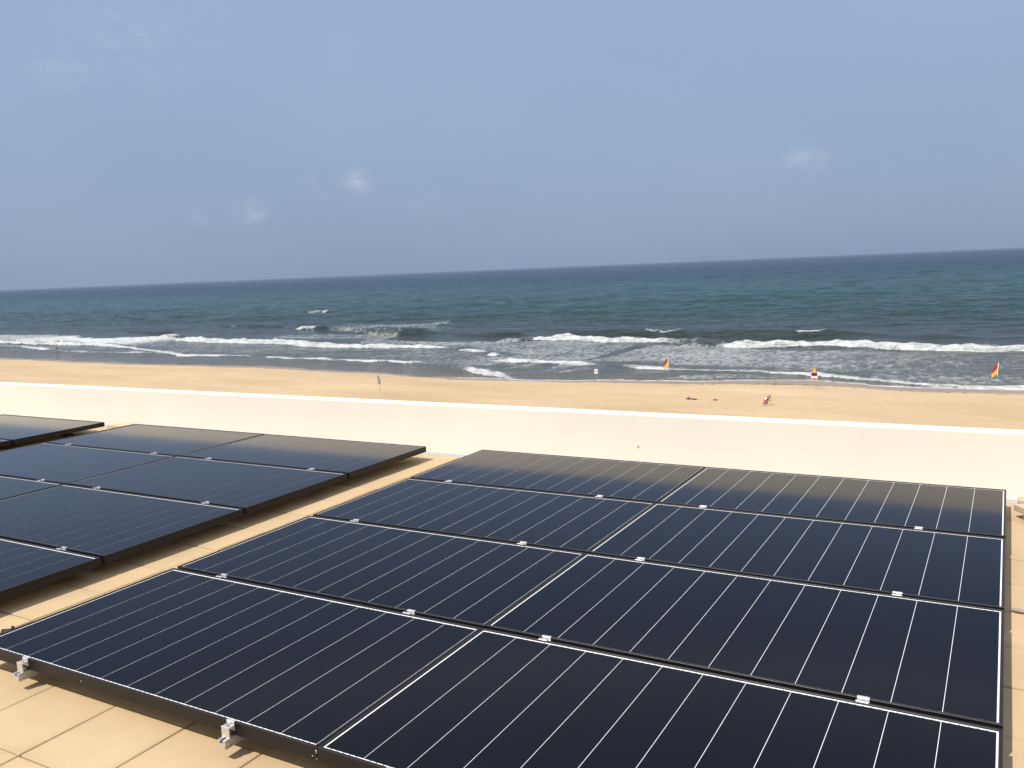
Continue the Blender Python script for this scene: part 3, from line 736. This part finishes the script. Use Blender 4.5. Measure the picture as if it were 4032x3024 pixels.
def frame_mesh():
    m = MB()
    # mitred bars, outer wall and inner lip
    o = [(-hw, -hh_), (hw, -hh_), (hw, hh_), (-hw, hh_)]
    inn = [(-hw + LIP, -hh_ + LIP), (hw - LIP, -hh_ + LIP), (hw - LIP, hh_ - LIP), (-hw + LIP, hh_ - LIP)]
    for k in range(4):
        k2 = (k + 1) % 4
        vs = []
        for z in (-FH, 0.0):
            for q in (o[k], o[k2], inn[k2], inn[k]):
                vs.append((q[0], q[1], z))
        m.poly(vs, [(3, 2, 1, 0), (4, 5, 6, 7), (0, 1, 5, 4), (1, 2, 6, 5), (2, 3, 7, 6), (3, 0, 4, 7)])
    me = m.mesh('frame', FRAME)
    bm = bmesh.new()
    bm.from_mesh(me)
    bmesh.ops.remove_doubles(bm, verts=bm.verts, dist=1e-5)
    dead = [f for f in bm.faces if False]
    bm.to_mesh(me)
    bm.free()
    bevel_mesh(me, 0.0012, 1)
    return me


frame_me = frame_mesh()
ix, iy = hw - LIP - 0.0005, hh_ - LIP - 0.0005
back_me = MB().box(-ix, ix, -iy, iy, -0.0097, -0.00545).mesh('glass_laminate', BACK)
cw = PW - 2 * LIP - 2 * BX_
LINE = 0.0021
sw = (cw - 11 * LINE) / 12
sy = hh_ - LIP - BY_
m = MB().box(-sw / 2, sw / 2, -sy, sy, -0.0054, -0.0050)
for k in range(5):
    u = -sw / 2 + (k + 1) * sw / 6
    m.box(u - 0.0014, u + 0.0014, -sy - 0.0092, -sy, -0.0054, -0.0050)
    m.box(u - 0.0014, u + 0.0014, sy, sy + 0.0045, -0.0054, -0.0050)
strip_me = m.mesh('cell_strip', CELL)

ROWW = ['row nearest the parapet wall', 'second row from the parapet wall', 'third row from the parapet wall', 'fourth row from the parapet wall']
ARR = {'A': ('near', 0.0, 0.0), 'B': ('middle', -0.567 - 2 * PW - CG, -0.045), 'C': ('farthest left', -5.0588 - 2 * PW - CG, -0.0836)}
LIST = [('A', r, c) for r in range(4) for c in range(2)] + [('B', r, c) for r in range(3) for c in range(2)] + [('B', 3, 1), ('C', 0, 1), ('C', 1, 1)]
pr_ = random.Random(21)
for a, r, c in LIST:
    nm, ax0, ay0 = ARR[a]
    x = ax0 + c * (PW + CG) + hw
    y = ay0 - r * (PH + GAP) - hh_
    t = empty('solar_module', (x + pr_.gauss(0, 0.0006), y + pr_.gauss(0, 0.0006), P))
    t.rotation_euler = (pr_.gauss(0, 0.0007), pr_.gauss(0, 0.0007), pr_.gauss(0, 0.0003))
    side = 'left column' if c == 0 else 'right column'
    if a == 'C':
        lab = 'black framed solar panel of the farthest left array, ' + ROWW[r]
    else:
        lab = 'black framed solar panel, %s, %s of the %s array' % (ROWW[r], side, nm)
    tag(t, lab, 'solar panel', 'solar panels on the flat roof')
    link(bpy.data.objects.new('frame', frame_me), t)
    link(bpy.data.objects.new('glass_laminate', back_me), t)
    for k in range(12):
        s_ = link(bpy.data.objects.new('cell_strip', strip_me), t)
        s_.location.x = -cw / 2 + sw / 2 + k * (sw + LINE)
    if a == 'A' and r == 3 and c == 0:
        for (u, z, w_, h_) in [(hw - 0.0004, -0.012, 0.003, 0.004), (hw - 0.0008, -0.017, 0.003, 0.003), (hw - 0.0006, -0.022, 0.002, 0.002), (hw - 0.0006, -0.043, 0.002, 0.003), (hw - 0.018, -0.036, 0.005, 0.002), (-0.26, -0.028, 0.003, 0.004)]:
            MB().box(u - w_ / 2, u + w_ / 2, -hh_ - 0.0006, -hh_ + 0.001, z - h_ / 2, z + h_ / 2).build('paint_chip', CHIP, t)

# ------------------------------------------------------------------ rails with clamps
RW, RH = 0.036, 0.034
zt = P - FH - 0.0005          # top of rail


def rail_mesh(y0, y1):
    w = RW / 2
    pr = [(-w, 0), (w, 0), (w, 0.004), (w - 0.004, 0.007), (w - 0.004, 0.011), (w, 0.014), (w, RH), (0.0065, RH), (0.0065, RH - 0.004), (0.011, RH - 0.006), (0.011, RH - 0.013),
          (-0.011, RH - 0.013), (-0.011, RH - 0.006), (-0.0065, RH - 0.004), (-0.0065, RH), (-w, RH), (-w, 0.014), (-w + 0.004, 0.011), (-w + 0.004, 0.007), (-w, 0.004)]
    n = len(pr)
    vs = [(px, y0, zt - RH + pz) for px, pz in pr] + [(px, y1, zt - RH + pz) for px, pz in pr]
    fs = [(k, (k + 1) % n, n + (k + 1) % n, n + k) for k in range(n)]
    fs = [tuple(reversed(f)) for f in fs] + [tuple(range(n)), tuple(reversed(range(n, 2 * n)))]
    return MB().poly(vs, fs)


def hexbolt(z0, z1, r):
    return MB().tube([(0, 0, z0), (0, 0, z1)], r, 6).tube([(0, 0, z1), (0, 0, z1 + 0.0012)], [r * 0.8, r * 0.55], 6)


mc = MB()
wc, g2 = 0.021, GAP / 2
for s in (-1, 1):
    mc.box(-wc, wc, min(s * (g2 - 0.003), s * (g2 + 0.0105)), max(s * (g2 - 0.003), s * (g2 + 0.0105)), 0.0008, 0.0040)
    mc.box(-wc, wc, min(s * (g2 - 0.003), s * (g2 - 0.0004)), max(s * (g2 - 0.003), s * (g2 - 0.0004)), -0.0145, 0.0008)
mc.box(-wc, wc, -(g2 - 0.0032), g2 - 0.0032, -0.0145, -0.0115)
mid_me = mc.mesh('clamp', ALU)
bevel_mesh(mid_me, 0.0006, 1)
mbolt_me = hexbolt(-0.0114, -0.0065, 0.0062).mesh('bolt', STEEL)
ec = MB()                      # end clamp; local y=0 is the outer face of the frame, -y outwards
we = 0.019
ec.box(-we, we, -0.0035, 0.009, 0.0008, 0.0038)          # lip over the frame
ec.box(-we, we, -0.0038, -0.0008, -0.030, 0.0008)        # plate against the frame
ec.box(-we, we, -0.0265, -0.0038, -0.0130, -0.0095)      # shelf
ec.box(-we, we, -0.0295, -0.0265, -FH - 0.0006, -0.0075)  # front plate down to the rail
ec.box(-we, -we + 0.003, -0.0265, -0.0245, -FH - 0.0006, -0.0130)
ec.box(we - 0.003, we, -0.0265, -0.0245, -FH - 0.0006, -0.0130)
end_me = ec.mesh('clamp', ALU)
bevel_mesh(end_me, 0.0007, 1)
eb = hexbolt(-0.0094, -0.0035, 0.0065)
ebolt_me = eb.mesh('bolt', STEEL)
foot_me = MB().box(-0.05, 0.05, -0.06, 0.06, 0.001, 0.012).box(-0.035, 0.035, -0.04, 0.04, 0.012, zt - RH - 0.0008).mesh('foot', RUBBER)
bevel_mesh(foot_me, 0.003, 1)

rails = [('A', 0.366, 'first'), ('A', 1.597, 'second'), ('A', 2.311, 'third'), ('A', 3.571, 'fourth'),
         ('B', -4.17, 'first'), ('B', -2.886, 'second'), ('B', -2.166, 'third'), ('B', -0.956, 'fourth'),
         ('C', -6.47, 'first'), ('C', -5.40, 'second')]
for a, x, word in rails:
    nm, ax0, ay0 = ARR[a]
    nrow = 2 if a == 'C' else 4
    y_front = ay0 - nrow * PH - (nrow - 1) * GAP
    t = empty('mounting_rail', (x, 0, 0))
    tag(t, 'silver aluminium rail with clamps under the %s array, %s counting from the left' % (nm, word), 'rail', 'aluminium rails under the panels')
    rail_mesh(y_front - 0.046, ay0 + 0.03).build('rail_profile', ALU, t)
    for k in range(1, nrow):
        yc = ay0 - k * PH - (k - 0.5) * GAP
        c_ = link(bpy.data.objects.new('clamp', mid_me), t)
        c_.location = (pr_.gauss(0, 0.002), yc, P)
        b_ = link(bpy.data.objects.new('bolt', mbolt_me), c_)
        b_.rotation_euler.z = pr_.uniform(0, 1)
    for (yc, rz) in ((y_front, 0.0), (ay0, math.pi)):
        c_ = link(bpy.data.objects.new('clamp', end_me), t)
        c_.location = (0.004, yc, P)
        c_.rotation_euler.z = rz
        b_ = link(bpy.data.objects.new('bolt', ebolt_me), c_)
        b_.location = (0, -0.0145, 0)
    for k in range(nrow):
        f_ = link(bpy.data.objects.new('foot', foot_me), t)
        f_.location = (0, ay0 - 0.25 - k * (PH + GAP), 0)

# ------------------------------------------------------------------ loose things on the roof
def paver(loc, rot, sx, sy_, sz, label):
    o = MB().box(-sx / 2, sx / 2, -sy_ / 2, sy_ / 2, 0, sz).build('paver_offcut', PAVER, bevel=0.004)
    o.location = loc
    o.rotation_euler = rot
    return tag(o, label, 'paver', 'loose pavers by the parapet')


paver((4.235, 0.085, 0.003), (0, 0, 0.03), 0.32, 0.12, 0.055, 'pale tan paver offcut lying flat against the parapet wall, right edge')
paver((4.235, -0.27, 0.003), (0, 0, -0.25), 0.24, 0.15, 0.040, 'pale tan paver offcut lowest of the pair right of the near array')
paver((4.215, -0.16, 0.0445), (0.0, 0.0, 0.62), 0.30, 0.16, 0.040, 'pale tan paver offcut resting crosswise on another right of the near array')
paver((-5.47, 0.42, -0.057), (0, 0, 0.02), 0.40, 0.10, 0.040, 'tan paver offcut at the foot of the parapet behind the middle array')

pb = MB().tube([(-0.03, 0, 0.008), (-0.02, 0.004, 0.010), (0, 0, 0.012), (0.02, -0.004, 0.009), (0.032, -0.004, 0.006)], [0.003, 0.009, 0.012, 0.008, 0.002], 8).build('pebble', PEB, smooth=True)
pb.location = (4.062, -1.86, 0.0)
tag(pb, 'small grey stone on the tan tiles right of the near array', 'stone')

cb = MB()
cb.tube([(0.10, -4.16, 0.05), (0.02, -4.15, 0.030), (-0.07, -4.12, 0.012), (-0.16, -4.10, 0.010), (-0.25, -4.12, 0.011), (-0.36, -4.20, 0.011), (-0.46, -4.32, 0.011)], 0.0075, 8)
cable = empty('solar_cable', (0.03, 0.075, 0))
tag(cable, 'black solar cable with a connector in the gap at the left edge', 'cable')
cb.build('lead', RUBBER, cable, smooth=True)
MB().tube([(-0.235, -4.112, 0.014), (-0.260, -4.126, 0.016), (-0.262, -4.127, 0.022), (-0.315, -4.16, 0.022), (-0.318, -4.162, 0.014)], [0.010, 0.013, 0.016, 0.016, 0.009], 8).build('connector', RUBBER, cable, smooth=True)
MB().tube([(-0.275, -4.135, 0.020), (-0.278, -4.128, 0.048)], 0.007, 8).build('locking_tab', RUBBER, cable)


# ------------------------------------------------------------------ things on the beach
def bz(x, y):
    return float(beach_z(x, y))


def beach_flag(x, y, lean, label):
    z = bz(x, y)
    t = empty('beach_flag', (x, y, z))
    top = 3.02
    L = lambda h: (lean * h / top, 0.0, h)
    MB().tube([L(-0.3), L(1.9)], 0.016, 8).build('pole', GREYP, t)
    MB().tube([L(1.88), L(top)], 0.036, 8).build('sleeve', WHITE, t)
    # cloth: hangs to the left of the sleeve, red over yellow, rippled, with a drooping outer corner
    nu, nv = 14, 14
    def cloth(v0, v1, nm, mat):
        vs, fs = [], []
        for j in range(nv + 1):
            v = v0 + (v1 - v0) * j / nv
            for i in range(nu + 1):
                u = i / nu
                h = top - 0.02 - v * 1.02 - 0.62 * u ** 1.15 * (1 - 0.35 * v)
                wdt = 0.44 * u * (1 - 0.15 * abs(v - 0.45))
                ripple = 0.06 * math.sin(7 * u + 4 * v) * u
                vs.append((lean * h / top - 0.035 - wdt, ripple, h))
        for j in range(nv):
            for i in range(nu):
                q = j * (nu + 1) + i
                fs.append((q, q + 1, q + nu + 2, q + nu + 1))
        m_ = MB().poly(vs, fs)
        m_.poly([(p_[0], p_[1] + 0.006, p_[2]) for p_ in vs], [tuple(reversed(f)) for f in fs])
        return m_.build(nm, mat, t, smooth=True)
    cloth(0.0, 0.52, 'red_half', RED)
    cloth(0.52, 1.0, 'yellow_half', YEL)
    return tag(t, label, 'flag', 'red and yellow flags by the water')


beach_flag(3.23, 83.6, 0.19, 'red and yellow flag on a pole at the right edge of the beach')
beach_flag(-28.56, 85.72, -0.05, 'red and yellow flag on a pole between the two square signs')

# warning sign: red, black and white board with a small yellow plate above
x, y = -12.64, 83.71
t = empty('warning_sign', (x, y, bz(x, y)), math.atan2(CAM.y - y, CAM.x - x) + math.pi / 2)
MB().tube([(0.02, 0.02, -0.3), (0.02, 0.02, 1.95)], 0.018, 8).build('post', GREYP, t)
bd = MB().box(-0.30, 0.30, -0.012, 0.006, 0.86, 1.70).build('board', WHITE, t)
MB().box(-0.27, 0.27, -0.019, -0.0145, 1.53, 1.66).build('red_header', REDP, bd)
MB().box(-0.27, 0.27, -0.019, -0.0145, 1.27, 1.525).build('black_field', BLACKP, bd)
MB().box(-0.27, 0.27, -0.019, -0.0145, 0.89, 1.03).build('red_footer', REDP, bd)
for k, w_ in enumerate((0.20, 0.16)):
    MB().box(-w_, w_, -0.019, -0.0145, 1.18 - 0.06 * k, 1.195 - 0.06 * k).build('text_line', PINK, bd)
MB().box(-0.17, 0.17, -0.023, -0.0195, 1.575, 1.615).build('header_print', PINK, bd)
MB().poly([(-0.14, -0.006, 1.72), (0.14, -0.006, 1.72), (0.10, -0.006, 2.04), (-0.02, -0.006, 2.12), (-0.14, 0.006, 1.72), (0.14, 0.006, 1.72), (0.10, 0.006, 2.04), (-0.02, 0.006, 2.12)],
          [(0, 1, 2, 3), (7, 6, 5, 4), (0, 4, 5, 1), (1, 5, 6, 2), (2, 6, 7, 3), (3, 7, 4, 0)]).build('yellow_plate', YEL, t)
tag(t, 'red, black and white warning sign with a yellow plate on top', 'sign')

x, y = -37.55, 86.21
t = empty('notice_sign', (x, y, bz(x, y)), math.atan2(CAM.y - y, CAM.x - x) + math.pi / 2)
MB().tube([(0.05, 0.02, -0.3), (0.0, 0.02, 1.2)], 0.016, 8).build('post', GREYP, t)
bd = MB().box(-0.20, 0.20, -0.012, 0.006, 0.98, 1.52).build('board', WHITE, t)
ring = MB()
for k in range(20):
    a0, a1 = 2 * math.pi * k / 20, 2 * math.pi * (k + 1) / 20
    ring.poly([(r_ * math.cos(q), yy, 1.29 + r_ * math.sin(q)) for yy in (-0.018, -0.0145) for q, r_ in ((a0, 0.11), (a1, 0.11), (a1, 0.15), (a0, 0.15))],
              [(0, 1, 2, 3), (7, 6, 5, 4), (0, 4, 5, 1), (2, 6, 7, 3)])
ring.build('round_symbol', PINK, bd)
MB().box(-0.035, 0.035, -0.018, -0.0145, 1.24, 1.36).build('symbol_figure', GREYP, bd)
tag(t, 'small white square notice on a post, in front of the water left of the flags', 'sign')

x, y = -55.61, 68.87
t = empty('flag_post', (x, y, bz(x, y)))
MB().tube([(0, 0, -0.3), (-0.19, 0, 2.0)], 0.024, 8).build('pole', GREYP, t)
MB().poly([(-0.16, -0.10, 0.98), (-0.02, 0.14, 0.98), (-0.06, 0.14, 1.62), (-0.25, -0.10, 1.62), (-0.185, -0.115, 0.98), (-0.045, 0.125, 0.98), (-0.085, 0.125, 1.62), (-0.275, -0.115, 1.62)],
          [(0, 1, 2, 3), (7, 6, 5, 4), (0, 4, 5, 1), (1, 5, 6, 2), (2, 6, 7, 3), (3, 7, 4, 0)]).build('sign_plate', GREYP, t)
MB().tube([(-0.17, 0, 1.55), (-0.24, 0.01, 1.66), (-0.20, 0, 1.85), (-0.185, 0, 2.04)], [0.035, 0.08, 0.05, 0.01], 8).build('furled_flag', WEED, t, smooth=True)
tag(t, 'thin grey post with an edge-on plate and furled brown flag on the sand', 'post')

# rescue board propped on a yellow stand
x, y = -14.5, 70.49
t = empty('rescue_board', (x, y, bz(x, y)))
axis = Vector((0.46, 0.75, 0.80)).normalized()          # long axis of the board, rising to the right
nrm = Vector((0.92, -0.34, 0.10))
nrm = (nrm - axis * nrm.dot(axis)).normalized()
wid = axis.cross(nrm).normalized()
LEN = 1.22


def board_pt(u, v, w):
    return axis * (u * LEN) + wid * v + nrm * w


def half_w(u):
    return 0.25 * max(0.0, math.sin(math.pi * min(max(u, 0.0), 1.0))) ** 0.55


def board_part(u0, u1, k0, k1, lift, mat, nm, thick=0.06, n=16):
    vs, fs = [], []
    for i in range(n + 1):
        u = u0 + (u1 - u0) * i / n
        h = half_w(u)
        for w in (lift, lift - thick):
            vs += [board_pt(u, k0 * h, w), board_pt(u, k1 * h, w)]
    for i in range(n):
        a = i * 4
        b = a + 4
        fs += [(a, b, b + 1, a + 1), (a + 3, b + 3, b + 2, a + 2), (a + 2, b + 2, b, a), (a + 1, b + 1, b + 3, a + 3)]
    fs += [(0, 1, 3, 2), (4 * n + 2, 4 * n + 3, 4 * n + 1, 4 * n)]
    return MB().poly([tuple(p_ + Vector((0, 0, 0.02))) for p_ in vs], fs).build(nm, mat, t, smooth=False)


bd = board_part(0.0, 1.0, -1, 1, 0.05, WHITE, 'deck', 0.10, 24)
board_part(0.02, 0.40, -1.03, -0.42, 0.054, REDP, 'red_nose_stripe', 0.11)
board_part(0.58, 0.97, -1.03, -0.86, 0.054, REDP, 'red_rail_stripe', 0.11)
board_part(0.20, 0.42, 0.05, 0.70, 0.060, BLACKP, 'knee_pad', 0.008)
board_part(0.42, 0.64, -0.55, 0.10, 0.060, BLACKP, 'knee_pad', 0.008)
board_part(0.68, 0.88, -0.5, 0.5, 0.058, GREYP, 'grey_panel', 0.006)
st_ = MB()
st_.tube([board_pt(0.60, 0.10, 0.06), board_pt(0.60, 0.10, 0.06) + Vector((0.20, 0.05, 0.03)), board_pt(0.60, 0.10, 0.06) + Vector((0.36, 0.12, 0.16))], [0.05, 0.06, 0.04], 8)
st_.tube([board_pt(0.60, 0.10, 0.06) + Vector((0.18, 0.05, 0.03)), board_pt(0.60, 0.10, 0.06) + Vector((0.15, -0.02, -0.62))], 0.03, 8)
st_.build('yellow_stand', YEL, t, smooth=True)
tag(t, 'red and white rescue board with black pads propped on the sand', 'rescue board')


# seaweed
def weed_clump(x, y, r, h, label, seed):
    rr = random.Random(seed)
    m_ = MB()
    for k in range(26):
        a = rr.uniform(0, 6.28)
        d_ = r * rr.random() ** 0.7
        px, py = d_ * math.cos(a), d_ * math.sin(a) * 0.6
        l = rr.uniform(0.12, 0.30) * r * 2
        b_ = rr.uniform(0, 6.28)
        hz = h * (1 - d_ / r) * rr.uniform(0.5, 1.1)
        m_.tube([(px - l * math.cos(b_), py - l * math.sin(b_), 0.0), (px, py, hz + 0.015), (px + l * math.cos(b_), py + l * math.sin(b_), 0.005)], [0.01, 0.03, 0.008], 5)
    o = m_.build('seaweed_clump', WEED)
    o.location = (x, y, bz(x, y) + 0.01)
    return tag(o, label, 'seaweed', 'seaweed clumps on the dry sand')


weed_clump(-21.98, 72.7, 0.30, 0.20, 'larger dark brown seaweed heap on the dry sand left of the rescue board', 1)
weed_clump(-21.40, 72.5, 0.24, 0.10, 'smaller seaweed scrap just right of the larger heap', 2)
weed_clump(-19.48, 72.66, 0.20, 0.07, 'thin flat seaweed scrap nearest the rescue board', 3)
rr = random.Random(9)
m_ = MB()
for k in range(110):
    if k < 90:
        x = rr.choice([rr.uniform(-26, -12), rr.uniform(-26, 8), rr.uniform(-20, -14)])
    else:
        x = rr.uniform(-110, 8)
    y = float(np.interp(x, DX, DY)) - 0.1 + rr.gauss(0, 0.28)
    z = bz(x, y) + 0.015
    l = rr.uniform(0.05, 0.24)
    m_.tube([(x - l, y + rr.gauss(0, 0.05), z), (x, y, z + rr.uniform(0.01, 0.03)), (x + l, y + rr.gauss(0, 0.05), z)], [0.006, rr.uniform(0.012, 0.03), 0.006], 5)
wl_ = m_.build('seaweed_line', WEED)
wl_['kind'] = 'stuff'
wl_['label'] = 'broken line of brown seaweed along the high water mark'
wl_['category'] = 'seaweed'

# ------------------------------------------------------------------ bather standing in the shallows
t = empty('person', (-177.9, 111.0, SEA_Z - 0.45), -0.6)
J = {'pel': (0, 0, 0.95), 'waist': (0, 0, 1.12), 'chest': (0, 0.01, 1.35), 'neck': (0, 0.01, 1.52), 'head': (0, -0.01, 1.64), 'crown': (0, -0.01, 1.76),
     'shl': (-0.19, 0, 1.45), 'ell': (-0.24, 0.02, 1.17), 'wrl': (-0.22, -0.06, 0.93), 'hnl': (-0.22, -0.09, 0.84),
     'shr': (0.19, 0, 1.45), 'elr': (0.26, 0.02, 1.18), 'wrr': (0.27, -0.10, 0.98), 'hnr': (0.27, -0.14, 0.90),
     'hipl': (-0.10, 0, 0.90), 'knl': (-0.11, -0.03, 0.50), 'anl': (-0.12, 0.02, 0.08), 'tol': (-0.13, -0.14, 0.03),
     'hipr': (0.10, 0, 0.90), 'knr': (0.13, 0.02, 0.50), 'anr': (0.15, 0.06, 0.08), 'tor': (0.16, -0.10, 0.03)}
RADS = {'pel': 0.145, 'waist': 0.125, 'chest': 0.155, 'neck': 0.055, 'head': 0.095, 'crown': 0.075, 'shl': 0.06, 'ell': 0.042, 'wrl': 0.03, 'hnl': 0.035, 'shr': 0.06, 'elr': 0.042, 'wrr': 0.03, 'hnr': 0.035,
        'hipl': 0.09, 'knl': 0.06, 'anl': 0.04, 'tol': 0.03, 'hipr': 0.09, 'knr': 0.06, 'anr': 0.04, 'tor': 0.03}
EDG = [('pel', 'waist'), ('waist', 'chest'), ('chest', 'neck'), ('neck', 'head'), ('head', 'crown'), ('chest', 'shl'), ('shl', 'ell'), ('ell', 'wrl'), ('wrl', 'hnl'), ('chest', 'shr'), ('shr', 'elr'), ('elr', 'wrr'), ('wrr', 'hnr'),
       ('pel', 'hipl'), ('hipl', 'knl'), ('knl', 'anl'), ('anl', 'tol'), ('pel', 'hipr'), ('hipr', 'knr'), ('knr', 'anr'), ('anr', 'tor')]
names = list(J)
me = bpy.data.meshes.new('body')
me.from_pydata([J[k] for k in names], [(names.index(a), names.index(b)) for a, b in EDG], [])
body = link(bpy.data.objects.new('body', me), t)
sk = body.modifiers.new('skin', 'SKIN')
for i, k in enumerate(names):
    sv = me.skin_vertices[0].data[i]
    sv.radius = (RADS[k], RADS[k] * (0.75 if k in ('pel', 'waist', 'chest') else 1))
    sv.use_root = (k == 'pel')
sk.use_smooth_shade = True
ss = body.modifiers.new('sub', 'SUBSURF')
ss.levels = 1
ss.render_levels = 1
me.materials.append(SKIN)
MB().tube([(0, 0, 0.78), (0, 0, 0.9), (0, 0, 1.0)], [0.17, 0.185, 0.16], 14).build('swim_shorts', DARKC, t, smooth=True)
MB().tube([(0, 0.02, 1.62), (0, 0.015, 1.70), (0, 0.0, 1.77), (0, 0, 1.79)], [0.10, 0.112, 0.08, 0.02], 12).build('hair', HAIR, t, smooth=True)
tag(t, 'bather in dark swimwear standing in the shallow surf at far left', 'person')

# ------------------------------------------------------------------ sailing boat on the horizon
dirx, diry = -0.7313, 0.6821
bx_, by_ = CAM.x + dirx * 5200, CAM.y + diry * 5200
t = empty('sailing_boat', (bx_, by_, SEA_Z), 0.4)
hl = []
for i in range(9):
    u = -4.5 + 9 * i / 8
    w_ = 1.4 * (1 - (abs(u + 0.5) / 5.1) ** 2.2) ** 0.7 if abs(u + 0.5) < 5.1 else 0.05
    hl.append((u, w_))
vs = [(u, -w_, 0.9) for u, w_ in hl] + [(u, w_, 0.9) for u, w_ in hl] + [(u * 0.9, 0, -0.5) for u, w_ in hl]
fs = []
for i in range(8):
    fs += [(i, i + 1, 9 + i + 1, 9 + i), (18 + i, 18 + i + 1, i + 1, i), (9 + i, 9 + i + 1, 18 + i + 1, 18 + i)]
MB().poly(vs, fs).build('hull', WHITE, t)
MB().tube([(0.3, 0, 0.8), (0.3, 0, 12.5)], 0.09, 8).build('mast', GREYP, t)
MB().poly([(0.1, 0.02, 1.6), (-4.0, 0.3, 1.7), (0.1, 0.02, 12.0), (0.1, 0.06, 1.6), (-4.0, 0.34, 1.7), (0.1, 0.06, 12.0)], [(0, 1, 2), (5, 4, 3), (0, 3, 4, 1), (1, 4, 5, 2), (2, 5, 3, 0)]).build('mainsail', SAIL, t)
MB().poly([(0.5, 0, 11.0), (4.3, 0, 1.1), (0.7, 0.5, 1.4), (0.5, 0.04, 11.0), (4.3, 0.04, 1.1), (0.7, 0.54, 1.4)], [(0, 1, 2), (5, 4, 3), (0, 3, 4, 1), (1, 4, 5, 2), (2, 5, 3, 0)]).build('jib', SAIL, t)
tag(t, 'tiny white sailing boat on the horizon left of centre', 'boat')

# ------------------------------------------------------------------ sea haze: one closed box of thin pale air round everything
hz = MB().box(-230000, 60000, -60, 91000, -26.0, 3.2).build('haze', [])
hm = bpy.data.materials.new('pale_sea_haze')
hm.use_nodes = True
hn = hm.node_tree.nodes
hn.clear()
ho = N(hn, 'ShaderNodeOutputMaterial')
hv = N(hn, 'ShaderNodeVolumePrincipled')
hv.inputs['Color'].default_value = (0.38, 0.49, 0.66, 1)
hv.inputs['Density'].default_value = 0.00007
hv.inputs['Anisotropy'].default_value = 0.0
hm.node_tree.links.new(hv.outputs[0], ho.inputs['Volume'])
hz.data.materials.append(hm)
hz['kind'] = 'stuff'
hz['label'] = 'thin pale sea haze softening the far horizon'
